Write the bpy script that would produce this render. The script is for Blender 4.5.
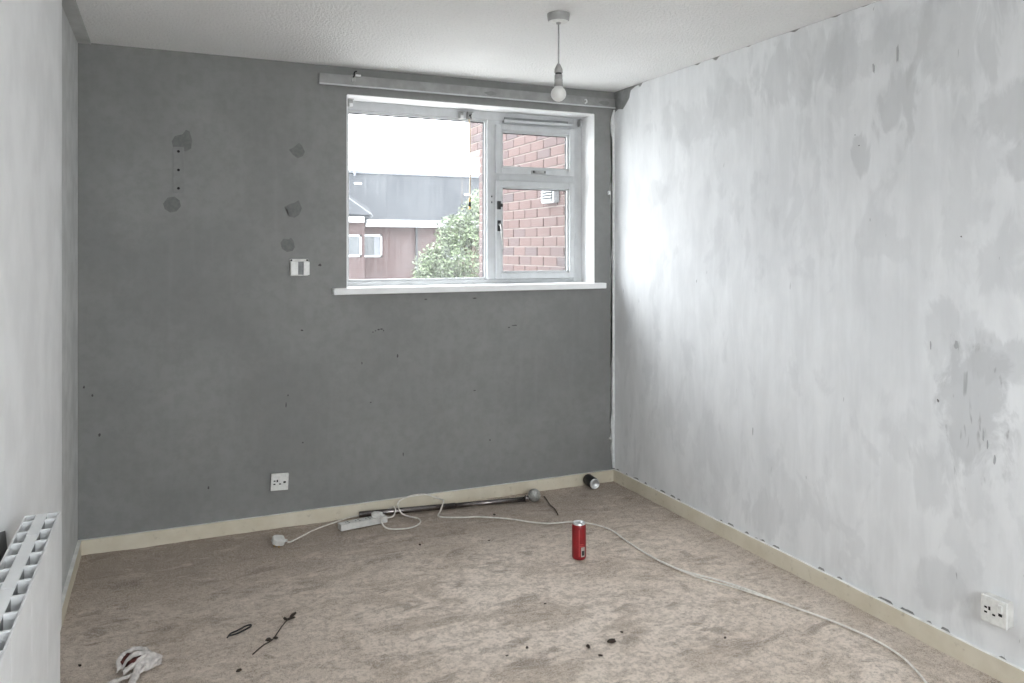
import bpy, bmesh, math, random
from mathutils import Vector, Matrix, noise

random.seed(7)
for o in list(bpy.data.objects):
    bpy.data.objects.remove(o, do_unlink=True)
scene = bpy.context.scene
C = scene.collection
PI = math.pi

# ------------------------------------------------------------------ camera
D, XL, XR, H = 4.172, -0.3705, 2.549, 2.40        # back wall, left wall, right wall, ceiling
YB = -0.85                                         # wall behind the camera
cam_d = bpy.data.cameras.new('camera')
cam = bpy.data.objects.new('camera', cam_d); C.objects.link(cam)
cam.location = (0, 0, 1.434)
cam.rotation_euler = (PI / 2, 0, -0.41823)
cam_d.sensor_width = 36.0
cam_d.lens = 782.1 / 1024 * 36.0
cam_d.shift_y = -(341.5 - 248.12) / 1024
cam_d.clip_start = 0.02; cam_d.clip_end = 300
scene.camera = cam

# ------------------------------------------------------------------ overcast sky, exposure
SKY = 5.0
world = bpy.data.worlds.new('overcast_sky'); scene.world = world
world.use_nodes = True
wn = world.node_tree; wn.nodes.clear()
w_out = wn.nodes.new('ShaderNodeOutputWorld'); w_bg = wn.nodes.new('ShaderNodeBackground')
w_bg.inputs['Color'].default_value = (0.918, 0.956, 1.0, 1); w_bg.inputs['Strength'].default_value = SKY
wn.links.new(w_bg.outputs[0], w_out.inputs[0])
scene.view_settings.view_transform = 'Standard'
scene.view_settings.look = 'None'
scene.view_settings.gamma = 1.0
scene.view_settings.use_curve_mapping = False
scene.view_settings.exposure = 1.60
scene.cycles.max_bounces = 14
scene.cycles.diffuse_bounces = 8
scene.cycles.transparent_max_bounces = 12
scene.cycles.use_denoising = True


def portal(name, loc, rot, sx, sy):                # sampling aid in a window opening, adds no light
    l = bpy.data.lights.new(name, 'AREA'); l.shape = 'RECTANGLE'; l.size = sx; l.size_y = sy
    l.cycles.is_portal = True
    o = bpy.data.objects.new(name, l); C.objects.link(o)
    o.location = loc; o.rotation_euler = rot; o['kind'] = 'helper'
    return o


portal('window_portal', (1.647, 4.50, 1.735), (-PI / 2, 0, 0), 1.5, 1.03)
portal('fill_window_portal', (1.07, YB - 0.30, 1.55), (PI / 2, 0, 0), 1.72, 1.42)  # opening of the window added behind the camera for fill


# ------------------------------------------------------------------ material helpers
class NT:
    def __init__(s, name):
        s.m = bpy.data.materials.new(name); s.m.use_nodes = True
        s.t = s.m.node_tree; s.b = s.t.nodes['Principled BSDF']; s.out = s.t.nodes['Material Output']
        s.tc = None

    def n(s, typ, **kw):
        nd = s.t.nodes.new(typ)
        for k, v in kw.items():
            if k.startswith('i_'):
                key = k[2:]
                key = int(key) if key.isdigit() else key.replace('_', ' ')
                nd.inputs[key].default_value = v
            else:
                setattr(nd, k, v)
        return nd

    def l(s, a, b): s.t.links.new(a, b)

    def coord(s, scale=(1, 1, 1), loc=(0, 0, 0), rot=(0, 0, 0)):
        if s.tc is None: s.tc = s.n('ShaderNodeTexCoord')
        mp = s.n('ShaderNodeMapping')
        mp.inputs['Scale'].default_value = scale; mp.inputs['Location'].default_value = loc
        mp.inputs['Rotation'].default_value = rot
        s.l(s.tc.outputs['Object'], mp.inputs['Vector'])
        return mp.outputs['Vector']

    def noise(s, scale, detail=3, rough=0.55, vec=None, dist=0.0):
        nd = s.n('ShaderNodeTexNoise')
        nd.inputs['Scale'].default_value = scale; nd.inputs['Detail'].default_value = detail
        nd.inputs['Roughness'].default_value = rough; nd.inputs['Distortion'].default_value = dist
        s.l(vec if vec is not None else s.coord(), nd.inputs['Vector'])
        return nd.outputs['Fac']

    def rng(s, v, a, b, c=0.0, d=1.0, smooth=True):
        nd = s.n('ShaderNodeMapRange')
        if smooth: nd.interpolation_type = 'SMOOTHSTEP'
        for k, x in zip(('From Min', 'From Max', 'To Min', 'To Max'), (a, b, c, d)): nd.inputs[k].default_value = x
        s.l(v, nd.inputs['Value']); return nd.outputs['Result']

    def math(s, op, a, b=None):
        nd = s.n('ShaderNodeMath', operation=op)
        for i, v in enumerate((a, b)):
            if v is None: continue
            if isinstance(v, (int, float)): nd.inputs[i].default_value = v
            else: s.l(v, nd.inputs[i])
        return nd.outputs[0]

    def mix(s, fac, a, b, blend='MIX'):
        nd = s.n('ShaderNodeMix', data_type='RGBA', blend_type=blend)
        for idx, v in ((0, fac), (6, a), (7, b)):
            if isinstance(v, (int, float)): nd.inputs[idx].default_value = v
            elif isinstance(v, tuple): nd.inputs[idx].default_value = (*v, 1)
            else: s.l(v, nd.inputs[idx])
        return nd.outputs[2]

    def bump(s, h, strength=0.3, dist=0.002, prev=None):
        nd = s.n('ShaderNodeBump'); nd.inputs['Strength'].default_value = strength
        nd.inputs['Distance'].default_value = dist
        s.l(h, nd.inputs['Height'])
        if prev is not None: s.l(prev, nd.inputs['Normal'])
        return nd.outputs['Normal']

    def base(s, col):
        if isinstance(col, tuple): s.b.inputs['Base Color'].default_value = (*col, 1)
        else: s.l(col, s.b.inputs['Base Color'])

    def normal(s, nrm): s.l(nrm, s.b.inputs['Normal'])

    def set(s, rough=0.6, metal=0.0, spec=0.4):
        s.b.inputs['Roughness'].default_value = rough; s.b.inputs['Metallic'].default_value = metal
        s.b.inputs['Specular IOR Level'].default_value = spec
        return s


def srgb(r, g, b):
    f = lambda c: (c / 255 / 12.92) if c <= 10 else ((c / 255 + 0.055) / 1.055) ** 2.4
    return (f(r), f(g), f(b))


def simple(name, col, rough=0.5, metal=0.0, spec=0.4, var=0.06, scale=30.0, bump=0.0):
    m = NT(name).set(rough, metal, spec)
    nz = m.noise(scale, 3)
    dark = tuple(c * (1 - var * 2) for c in col); lite = tuple(min(1, c * (1 + var)) for c in col)
    m.base(m.mix(m.rng(nz, 0.3, 0.7), dark, lite))
    if bump: m.normal(m.bump(nz, bump, 0.001))
    return m.m


M = {}


def mat_back_wall():
    m = NT('grey_wall_paint').set(0.75, 0, 0.25)
    big = m.noise(1.6, 4, 0.6); fine = m.noise(26, 4, 0.6); streak = m.noise(3, 3, 0.5, m.coord((6, 6, 0.8)))
    c = m.mix(m.rng(big, 0.3, 0.72), (0.213, 0.214, 0.211), (0.262, 0.263, 0.260))
    c = m.mix(m.math('MULTIPLY', m.rng(fine, 0.35, 0.7), 0.35), c, (0.185, 0.186, 0.183))
    c = m.mix(m.math('MULTIPLY', m.rng(streak, 0.5, 0.75), 0.25), c, (0.265, 0.265, 0.265))
    m.base(c); m.normal(m.bump(m.noise(160, 3, 0.6), 0.25, 0.001)); return m.m


def blob(m, cy, cz, ry, rz, nzv, soft=0.5):
    """soft irregular patch mask on the right wall, centred at (y, z)"""
    if m.tc is None: m.coord()
    if not hasattr(m, 'sep'):
        m.sep = m.n('ShaderNodeSeparateXYZ'); m.l(m.tc.outputs['Object'], m.sep.inputs[0])
    dy = m.math('DIVIDE', m.math('SUBTRACT', m.sep.outputs['Y'], cy), ry)
    dz = m.math('DIVIDE', m.math('SUBTRACT', m.sep.outputs['Z'], cz), rz)
    r = m.math('ADD', m.math('MULTIPLY', dy, dy), m.math('MULTIPLY', dz, dz))
    r = m.math('ADD', r, m.math('MULTIPLY', m.math('SUBTRACT', nzv, 0.5), 6.5))
    return m.rng(r, 1.0 + soft, 1.0 - soft)


def mat_skim():
    m = NT('thin_plaster_skim').set(0.8, 0, 0.2)
    vert = m.noise(9, 4, 0.6, m.coord((1, 1.0, 0.33)), 0.3)
    vert2 = m.noise(30, 3, 0.55, m.coord((1, 1.0, 0.10), (4, 2, 1)), 0.3)
    big = m.noise(1.7, 4, 0.62, m.coord((1, 1, 0.8)))
    patch = m.noise(5.2, 5, 0.6, m.coord((1, 1, 0.55), (2, 5, 3)), 0.4)
    c = m.mix(m.rng(vert, 0.30, 0.72), (0.68, 0.692, 0.705), (0.76, 0.772, 0.785))
    c = m.mix(m.math('MULTIPLY', m.rng(vert2, 0.45, 0.75), 0.28), c, (0.82, 0.835, 0.855))
    c = m.mix(m.math('MULTIPLY', m.rng(big, 0.48, 0.72), 0.34), c, (0.54, 0.552, 0.565))
    c = m.mix(m.math('MULTIPLY', m.rng(patch, 0.54, 0.62), 0.26), c, (0.52, 0.532, 0.545))
    wob = m.noise(7.0, 5, 0.65, m.coord((1, 1, 0.6), (1, 9, 2)), 0.6)
    wob2 = m.noise(11.0, 4, 0.6, m.coord((1, 1, 0.35), (7, 3, 5)), 0.8)
    for (cy, cz, ry, rz, a, w) in ((1.80, 0.86, 0.13, 0.24, 0.75, wob), (1.74, 1.06, 0.15, 0.08, 0.55, wob2), (1.93, 1.10, 0.07, 0.13, 0.40, wob),
                                   (2.11, 1.98, 0.10, 0.13, 0.60, wob2), (2.27, 2.22, 0.30, 0.12, 0.35, wob), (1.72, 1.90, 0.12, 0.10, 0.55, wob),
                                   (2.29, 1.80, 0.04, 0.07, 0.55, wob2), (1.86, 2.18, 0.22, 0.18, 0.45, wob2), (1.70, 1.40, 0.10, 0.12, 0.35, wob2),
                                   (2.62, 2.22, 0.25, 0.14, 0.40, wob2), (1.97, 0.58, 0.09, 0.12, 0.40, wob2), (1.93, 0.22, 0.10, 0.08, 0.40, wob),
                                   (2.85, 0.20, 0.12, 0.10, 0.35, wob2), (3.70, 1.75, 0.10, 0.06, 0.30, wob), (1.62, 1.72, 0.10, 0.05, 0.5, wob2),
                                   (3.25, 2.12, 0.40, 0.12, 0.32, wob)):
        c = m.mix(m.math('MULTIPLY', blob(m, cy, cz, ry, rz, w), a * .8), c, (0.47, 0.48, 0.49))
    # dark scratches left where the old surface shows through
    scr = m.noise(42, 2, 0.5, m.coord((1, 1.0, 0.22), (3, 3, 3)), 0.5)
    g = m.noise(3.0, 3, 0.6, m.coord((1, 1, 0.7), (8, 1, 4)))
    s = m.math('MULTIPLY', m.rng(scr, 0.71, 0.75), m.rng(g, 0.54, 0.62))
    c = m.mix(m.math('MULTIPLY', s, 0.65), c, (0.20, 0.205, 0.21))
    s2 = m.math('MULTIPLY', m.rng(scr, 0.60, 0.70), blob(m, 1.80, 0.84, 0.12, 0.26, wob))
    c = m.mix(m.math('MULTIPLY', s2, 0.6), c, (0.27, 0.275, 0.28))
    m.base(c)
    nb = m.bump(vert2, 0.25, 0.004); m.normal(m.bump(m.noise(14, 4, 0.6, m.coord((1, 1, 0.4))), 0.3, 0.006, nb)); return m.m


def mat_ceiling():
    m = NT('stippled_white_ceiling').set(0.8, 0, 0.2)
    v = m.noise(75, 3, 0.65); w = m.noise(190, 2, 0.6); big = m.noise(1.5, 3, 0.5)
    c = m.mix(m.rng(big, 0.3, 0.7), (0.84, 0.84, 0.835), (0.89, 0.89, 0.885))
    c = m.mix(m.math('MULTIPLY', m.rng(v, 0.5, 0.36), 0.18), c, (0.66, 0.66, 0.65))
    m.base(c)
    nb = m.bump(m.rng(v, 0.38, 0.62), 0.8, 0.004); m.normal(m.bump(w, 0.4, 0.002, nb)); return m.m


def mat_carpet():
    m = NT('stained_beige_carpet').set(0.95, 0, 0.05)
    if m.tc is None: m.coord()
    sep = m.n('ShaderNodeSeparateXYZ'); m.l(m.tc.outputs['Object'], sep.inputs[0])
    big = m.noise(1.15, 4, 0.6, None, 0.5); mid = m.noise(4.2, 5, 0.68, m.coord((0.75, 1.25, 1), (2, 4, 0)), 0.7)
    fine = m.noise(24, 5, 0.75); pile = m.noise(260, 2, 0.7); spk = m.noise(70, 4, 0.75)
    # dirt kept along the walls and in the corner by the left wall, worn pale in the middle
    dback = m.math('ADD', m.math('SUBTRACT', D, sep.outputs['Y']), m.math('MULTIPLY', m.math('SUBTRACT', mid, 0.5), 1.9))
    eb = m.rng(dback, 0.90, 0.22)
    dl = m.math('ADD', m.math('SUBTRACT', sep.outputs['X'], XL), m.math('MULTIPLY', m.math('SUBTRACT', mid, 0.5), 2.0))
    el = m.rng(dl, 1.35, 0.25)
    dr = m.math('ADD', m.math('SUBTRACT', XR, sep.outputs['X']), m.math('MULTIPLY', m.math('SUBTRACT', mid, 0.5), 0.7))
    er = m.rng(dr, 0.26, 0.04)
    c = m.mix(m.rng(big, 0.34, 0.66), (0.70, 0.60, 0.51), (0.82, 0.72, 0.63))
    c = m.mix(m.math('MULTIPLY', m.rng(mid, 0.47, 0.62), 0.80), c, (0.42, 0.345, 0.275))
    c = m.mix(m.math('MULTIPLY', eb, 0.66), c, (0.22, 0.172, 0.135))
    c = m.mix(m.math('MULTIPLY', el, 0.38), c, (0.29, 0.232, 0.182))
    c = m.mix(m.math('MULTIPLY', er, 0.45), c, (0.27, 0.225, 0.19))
    dark = m.noise(7.5, 4, 0.62, m.coord((0.7, 1.5, 1), (5, 1, 0)), 0.5)
    c = m.mix(m.math('MULTIPLY', m.rng(dark, 0.55, 0.66), 0.70), c, (0.19, 0.148, 0.115))
    lite = m.noise(6.0, 5, 0.7, m.coord((0.8, 1.6, 1), (9, 3, 0)), 0.4)
    c = m.mix(m.math('MULTIPLY', m.rng(lite, 0.52, 0.66), 0.50), c, (0.80, 0.69, 0.60))
    c = m.mix(m.math('MULTIPLY', m.rng(fine, 0.45, 0.62), 0.55), c, (0.30, 0.243, 0.195))
    c = m.mix(m.math('MULTIPLY', m.rng(spk, 0.47, 0.62), 0.46), c, (0.25, 0.20, 0.158))
    c = m.mix(m.math('MULTIPLY', m.rng(pile, 0.44, 0.58), 0.45), c, (0.84, 0.75, 0.67))
    m.base(c)
    nb = m.bump(m.noise(5, 4, 0.6), 0.35, 0.02)
    nb = m.bump(spk, 0.9, 0.010, nb)
    m.normal(m.bump(pile, 0.8, 0.003, nb)); return m.m


def mat_skirting():
    m = NT('cream_gloss_paint').set(0.5, 0, 0.35)
    a = m.noise(6, 4, 0.6); g = m.noise(28, 4, 0.65)
    c = m.mix(m.rng(a, 0.3, 0.7), (0.60, 0.545, 0.43), (0.68, 0.63, 0.52))
    c = m.mix(m.math('MULTIPLY', m.rng(g, 0.58, 0.75), 0.5), c, (0.36, 0.31, 0.235))
    m.base(c); m.normal(m.bump(g, 0.15, 0.001)); return m.m


def mat_glass(name, dirt):
    m = NT(name); t = m.t
    t.nodes.remove(m.b)
    tr = m.n('ShaderNodeBsdfTransparent'); tr.inputs[0].default_value = (0.985, 0.99, 0.985, 1)
    gl = m.n('ShaderNodeBsdfGlossy'); gl.inputs['Roughness'].default_value = 0.02
    mx = m.n('ShaderNodeMixShader'); mx.inputs[0].default_value = 0.05
    m.l(tr.outputs[0], mx.inputs[1]); m.l(gl.outputs[0], mx.inputs[2])
    tl = m.n('ShaderNodeBsdfTranslucent'); tl.inputs[0].default_value = (0.80, 0.82, 0.82, 1)
    mx2 = m.n('ShaderNodeMixShader')
    st = m.noise(60, 4, 0.65, m.coord((2.2, 1, 0.05)), 0.1); cl = m.noise(5, 3, 0.6)
    f = m.math('ADD', m.math('MULTIPLY', m.rng(st, 0.42, 0.70), dirt * 1.3), m.math('MULTIPLY', m.rng(cl, 0.35, 0.7), dirt * 0.55))
    f = m.math('ADD', f, dirt * 0.25)
    m.l(f, mx2.inputs[0]); m.l(mx.outputs[0], mx2.inputs[1]); m.l(tl.outputs[0], mx2.inputs[2])
    m.l(mx2.outputs[0], m.out.inputs['Surface'])
    return m.m


def mat_brick(name, tint=1.0):
    m = NT(name).set(0.9, 0, 0.15)
    oi = m.n('ShaderNodeObjectInfo')
    nz = m.noise(70, 4, 0.65); sm = m.noise(9, 2)
    ramp = m.n('ShaderNodeValToRGB'); m.l(oi.outputs['Random'], ramp.inputs[0])
    e = ramp.color_ramp.elements
    e[0].position = 0.0; e[0].color = (0.0880 * tint, 0.0597 * tint, 0.0552 * tint, 1)
    e[1].position = 1.0; e[1].color = (0.0567 * tint, 0.0459 * tint, 0.0477 * tint, 1)
    k = ramp.color_ramp.elements.new(0.55); k.color = (0.0782 * tint, 0.0528 * tint, 0.0496 * tint, 1)
    k = ramp.color_ramp.elements.new(0.85); k.color = (0.0704 * tint, 0.0528 * tint, 0.0524 * tint, 1)
    c = m.mix(m.math('MULTIPLY', m.rng(nz, 0.4, 0.7), 0.5), ramp.outputs[0], (0.0528 * tint, 0.0390 * tint, 0.0374 * tint))
    m.base(c); m.normal(m.bump(nz, 0.4, 0.003)); return m.m


def mat_far_brick():
    m = NT('far_red_brickwork').set(0.9, 0, 0.1)
    br = m.n('ShaderNodeTexBrick'); br.inputs['Scale'].default_value = 1.0
    br.inputs['Color1'].default_value = (0.0520, 0.0309, 0.0298, 1); br.inputs['Color2'].default_value = (0.0416, 0.0262, 0.0264, 1)
    br.inputs['Mortar'].default_value = (0.0624, 0.0587, 0.0597, 1)
    br.inputs['Brick Width'].default_value = 0.225; br.inputs['Row Height'].default_value = 0.075
    br.inputs['Mortar Size'].default_value = 0.012
    m.l(m.coord(rot=(PI / 2, 0, 0)), br.inputs['Vector'])
    m.base(m.mix(0.35, br.outputs[0], (0.0494, 0.0324, 0.0315))); return m.m


def mat_roof():
    m = NT('grey_slate_roof').set(0.85, 0, 0.1)
    wv = m.n('ShaderNodeTexWave', wave_type='BANDS', bands_direction='Y', wave_profile='SAW'); wv.inputs['Scale'].default_value = 1.1
    wv.inputs['Distortion'].default_value = 0.3
    m.l(m.coord(), wv.inputs['Vector'])
    moss = m.noise(0.9, 4, 0.6); c = m.mix(m.rng(wv.outputs['Fac'], 0.0, 1.0), (0.018, 0.0195, 0.0225), (0.028, 0.030, 0.034))
    m.base(m.mix(m.math('MULTIPLY', m.rng(moss, 0.45, 0.75), 0.5), c, (0.034, 0.037, 0.041))); return m.m


M['back'] = mat_back_wall(); M['skim'] = mat_skim(); M['ceil'] = mat_ceiling(); M['carpet'] = mat_carpet()
M['skirt'] = mat_skirting()
M['skirt_top'] = simple('white_gloss_drips', (0.80, 0.80, 0.77), 0.4, var=0.08, scale=18)
M['white_wall'] = simple('fresh_white_wall_paint', (0.82, 0.828, 0.833), 0.7, spec=0.25, var=0.03, scale=5, bump=0.05)
M['grey_side'] = simple('lightened_grey_paint', (0.55, 0.557, 0.552), 0.75, spec=0.25, var=0.06, scale=9, bump=0.08)  # back wall grey, lightened to paint in the grazing window light
M['old_grey'] = simple('old_grey_wall_paint', (0.26, 0.265, 0.262), 0.8, var=0.08, scale=20)
M['faint'] = simple('faint_grey_smear', (0.40, 0.41, 0.42), 0.85)
M['plaster'] = simple('white_plaster_lump', (0.72, 0.735, 0.74), 0.85, var=0.06, scale=40, bump=0.2)
M['upvc'] = simple('white_upvc', (0.54, 0.553, 0.563), 0.35, spec=0.5, var=0.03, scale=20)
M['reveal'] = simple('white_reveal_paint', (0.83, 0.835, 0.84), 0.6, var=0.02, scale=8)
M['gasket'] = simple('black_rubber_gasket', (0.03, 0.03, 0.033), 0.6)
M['glass_dusty'] = mat_glass('dusty_rain_streaked_glass', 0.016)
M['glass_clear'] = mat_glass('clean_window_glass', 0.004)
M['steel'] = simple('dull_zinc_steel', (0.42, 0.42, 0.41), 0.35, 0.85, var=0.12)
M['white_metal'] = simple('white_enamel', (0.76, 0.77, 0.775), 0.4, spec=0.4, var=0.03, scale=10)
M['dark_metal'] = simple('dark_interior_steel', (0.26, 0.27, 0.275), 0.6, var=0.1)
M['white_plastic'] = simple('white_plastic', (0.72, 0.72, 0.70), 0.4, spec=0.45, var=0.05, scale=50)
M['grimy_plastic'] = simple('grimy_cream_plastic', (0.64, 0.635, 0.61), 0.5, var=0.06, scale=35)
M['hole'] = simple('dark_slot', (0.012, 0.012, 0.012), 0.8)
M['cable'] = simple('off_white_cable_sheath', (0.76, 0.73, 0.68), 0.5, var=0.08, scale=40)
M['batten'] = simple('pale_grey_painted_wood', (0.30, 0.30, 0.297), 0.6, var=0.08, scale=14)
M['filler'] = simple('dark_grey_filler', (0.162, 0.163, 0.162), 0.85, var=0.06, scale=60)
M['strip_grey'] = simple('overpainted_grey_metal', (0.225, 0.226, 0.224), 0.7, var=0.04)
M['scuff'] = simple('black_scuff_dirt', (0.075, 0.073, 0.070), 0.9)
M['pewter'] = simple('dark_pewter_metal', (0.24, 0.22, 0.215), 0.25, 0.95, var=0.12)
M['finial'] = simple('grey_crackle_finial', (0.36, 0.36, 0.34), 0.35, 0.3, var=0.15, scale=120)
M['alu'] = simple('bare_aluminium', (0.75, 0.76, 0.77), 0.3, 0.9, var=0.05)
M['red'] = simple('red_can_paint', (0.25, 0.007, 0.011), 0.42, 0.0, 0.5, var=0.08)
M['dark_red'] = simple('pale_red_print', (0.50, 0.07, 0.07), 0.45)
M['print_white'] = simple('off_white_print', (0.45, 0.40, 0.37), 0.5)
M['print_black'] = simple('black_print', (0.035, 0.03, 0.03), 0.5)
M['black_can'] = simple('black_can_paint', (0.006, 0.0065, 0.008), 0.3, 0.0, 0.25)
M['bulb'] = simple('frosted_white_bulb', (0.72, 0.72, 0.70), 0.35, spec=0.5, var=0.02)
M['holder_grey'] = simple('grey_lamp_holder', (0.34, 0.34, 0.335), 0.5)
M['black_plastic'] = simple('black_plastic', (0.02, 0.02, 0.02), 0.5)
M['gold'] = simple('worn_brass_toggle', (0.50, 0.33, 0.12), 0.4, 0.6)
M['cord'] = simple('pale_blind_cord', (0.74, 0.62, 0.48), 0.8)
M['tissue'] = simple('crumpled_white_tissue', (0.60, 0.565, 0.54), 0.9, var=0.12, scale=60, bump=0.3)
M['tissue_stain'] = simple('dried_maroon_stain', (0.10, 0.032, 0.028), 0.9, var=0.25, scale=90)
M['twig'] = simple('dry_brown_twig', (0.045, 0.032, 0.024), 0.9)
M['mortar'] = simple('pale_mortar', (0.20, 0.172, 0.162), 0.95, var=0.08, scale=60)
M['brick'] = mat_brick('red_brick'); M['far_brick'] = mat_far_brick(); M['roof'] = mat_roof()
M['fascia'] = simple('white_fascia_board', (0.27, 0.28, 0.29), 0.5)
M['lead'] = simple('grey_valley_lead', (0.10, 0.107, 0.12), 0.7)
M['far_glass'] = simple('far_reflective_pane', (0.05, 0.055, 0.06), 0.25, spec=0.25)
M['leaf'] = simple('pale_green_leaf', (0.075, 0.100, 0.052), 0.6, var=0.3, scale=4)
M['bark'] = simple('brown_bark', (0.10, 0.075, 0.055), 0.9, var=0.15)
M['bounce_ground'] = simple('pale_bounce_paving', (0.50, 0.49, 0.47), 0.95, var=0.06, scale=1.5)  # unseen paving, kept pale to bounce daylight up onto the ceiling


# ------------------------------------------------------------------ geometry helpers
def smooth(me, flag=True):
    for p in me.polygons: p.use_smooth = flag


def obj(name, bm, mat, parent=None, loc=(0, 0, 0), rot=(0, 0, 0), sm=False):
    me = bpy.data.meshes.new(name)
    bmesh.ops.recalc_face_normals(bm, faces=bm.faces)
    bm.to_mesh(me); bm.free()
    for x in (mat if isinstance(mat, (list, tuple)) else [mat]): me.materials.append(x)
    if sm: smooth(me)
    o = bpy.data.objects.new(name, me); C.objects.link(o)
    o.location = loc; o.rotation_euler = rot
    if parent is not None: o.parent = parent
    return o


def thing(name, label, cat, loc=(0, 0, 0), rot=(0, 0, 0), group=None):
    o = bpy.data.objects.new(name, None); C.objects.link(o)
    o.empty_display_size = 0.05; o.location = loc
    o.rotation_euler = rot if isinstance(rot, tuple) else (0, 0, rot)
    return tag(o, label, cat, group)


def tag(o, label, cat, group=None):
    o['label'] = label; o['category'] = cat
    if group: o['group'] = group
    return o


def struct(o, label, cat):
    o['kind'] = 'structure'; o['label'] = label; o['category'] = cat
    return o


def box(bm, x0, x1, y0, y1, z0, z1, bev=0.0, mi=0):
    r = bmesh.ops.create_cube(bm, size=1)
    vs = r['verts']
    for v in vs:
        v.co = Vector((x0 + (v.co.x + .5) * (x1 - x0), y0 + (v.co.y + .5) * (y1 - y0), z0 + (v.co.z + .5) * (z1 - z0)))
    fs = set(f for v in vs for f in v.link_faces)
    for f in fs: f.material_index = mi
    if bev > 0:
        es = list(set(e for v in vs for e in v.link_edges))
        bmesh.ops.bevel(bm, geom=es, offset=bev, segments=2, affect='EDGES', profile=0.6)
    return bm


def B(*a, **k): return box(bmesh.new(), *a, **k)


def tube(bm, pts, r, seg=8, closed=False, caps=True):
    pts = [Vector(p) for p in pts]; n = len(pts); rings = []
    up = Vector((0, 0, 1))
    prev = None
    for i, p in enumerate(pts):
        a = pts[(i - 1) % n] if (closed or i > 0) else p
        b = pts[(i + 1) % n] if (closed or i < n - 1) else p
        t = (b - a).normalized()
        if prev is None:
            x = t.cross(up)
            if x.length < 1e-3: x = t.cross(Vector((1, 0, 0)))
        else:
            x = prev - t * prev.dot(t)
        x.normalize(); prev = x
        y = t.cross(x)
        rr = r[i] if isinstance(r, (list, tuple)) else r
        rings.append([bm.verts.new(p + (x * math.cos(2 * PI * k / seg) + y * math.sin(2 * PI * k / seg)) * rr) for k in range(seg)])
    m = n if closed else n - 1
    for i in range(m):
        A, Bq = rings[i], rings[(i + 1) % n]
        for k in range(seg): bm.faces.new((A[k], A[(k + 1) % seg], Bq[(k + 1) % seg], Bq[k]))
    if caps and not closed:
        bm.faces.new(rings[0][::-1]); bm.faces.new(rings[-1])
    return bm


def spline(pts, sub=6):
    P = [Vector(p) for p in pts]; out = []
    for i in range(len(P) - 1):
        p0 = P[max(i - 1, 0)]; p1 = P[i]; p2 = P[i + 1]; p3 = P[min(i + 2, len(P) - 1)]
        for k in range(sub):
            t = k / sub
            out.append(0.5 * ((2 * p1) + (p2 - p0) * t + (2 * p0 - 5 * p1 + 4 * p2 - p3) * t * t + (3 * p1 - p0 - 3 * p2 + p3) * t ** 3))
    out.append(P[-1]); return out


def lathe(bm, prof, seg=28, mi=0):
    rings = []
    for r, z in prof:
        if r < 1e-6: rings.append([bm.verts.new((0, 0, z))])
        else: rings.append([bm.verts.new((r * math.cos(2 * PI * k / seg), r * math.sin(2 * PI * k / seg), z)) for k in range(seg)])
    for A, Bq in zip(rings, rings[1:]):
        for k in range(seg):
            k2 = (k + 1) % seg
            if len(A) == 1 and len(Bq) == 1: continue
            if len(A) == 1: f = bm.faces.new((A[0], Bq[k], Bq[k2]))
            elif len(Bq) == 1: f = bm.faces.new((A[k], A[k2], Bq[0]))
            else: f = bm.faces.new((A[k], A[k2], Bq[k2], Bq[k]))
            f.material_index = mi
    return bm


def slab(pts, axis, base, thick):
    """polygon outline extruded into a thin slab; pts are 2-D in the two other axes"""
    bm = bmesh.new()
    def mk(p, d):
        if axis == 'x': return (d, p[0], p[1])
        if axis == 'y': return (p[0], d, p[1])
        return (p[0], p[1], d)
    a = [bm.verts.new(mk(p, base)) for p in pts]; b = [bm.verts.new(mk(p, base + thick)) for p in pts]
    n = len(pts)
    f1 = bm.faces.new(a); f2 = bm.faces.new(b[::-1])
    for i in range(n): bm.faces.new((a[i], b[i], b[(i + 1) % n], a[(i + 1) % n]))
    bmesh.ops.triangulate(bm, faces=[f1, f2])
    return bm


def blotch(cx, cz, rx, rz, n=14, jag=0.25, seed=0):
    rnd = random.Random(seed); out = []
    for k in range(n):
        a = 2 * PI * k / n; q = 1 + rnd.uniform(-jag, jag)
        out.append((cx + rx * q * math.cos(a), cz + rz * q * math.sin(a)))
    return out


# ------------------------------------------------------------------ room shell
YO = 4.452                                       # outer face of the window wall
WX0, WX1, WZ0, WZ1 = 0.892, 2.402, 1.200, 2.252    # window opening
bm = bmesh.new()
nx, ny = 130, 190
for j in range(ny + 1):
    for i in range(nx + 1):
        x = XL + (XR - XL) * i / nx; y = YB + (D - YB) * j / ny
        z = 0.004 * noise.fractal(Vector((x * 5, y * 5, 0)), 1.0, 2.0, 3) + 0.0022 * noise.noise(Vector((x * 23, y * 23, 3)))
        bm.verts.new((x, y, min(0.004, z) - 0.004))
bm.verts.ensure_lookup_table()
for j in range(ny):
    for i in range(nx):
        a = j * (nx + 1) + i; bm.faces.new([bm.verts[k] for k in (a, a + 1, a + nx + 2, a + nx + 1)])
floor = struct(obj('floor', bm, M['carpet'], sm=True), 'worn dirty beige fitted carpet covering the whole floor', 'floor')
struct(obj('floor_slab', B(XL - .3, XR + .3, YB - .3, YO, -0.25, -0.03), M['mortar']), 'solid slab under the carpet', 'floor')

struct(obj('ceiling', B(XL - .3, XR + .3, YB - .3, YO, H, H + .25), M['ceil']), 'white stippled ceiling with fine bumpy texture', 'ceiling')
# narrow untextured border of the ceiling next to the left wall
bm = B(XL, XL + 0.055, 2.2, D, H - 0.006, H)
obj('trim_ceiling_border', bm, M['grey_side'])
struct(bpy.data.objects['trim_ceiling_border'], 'smooth grey painted border strip of the ceiling by the left wall', 'trim')

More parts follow.
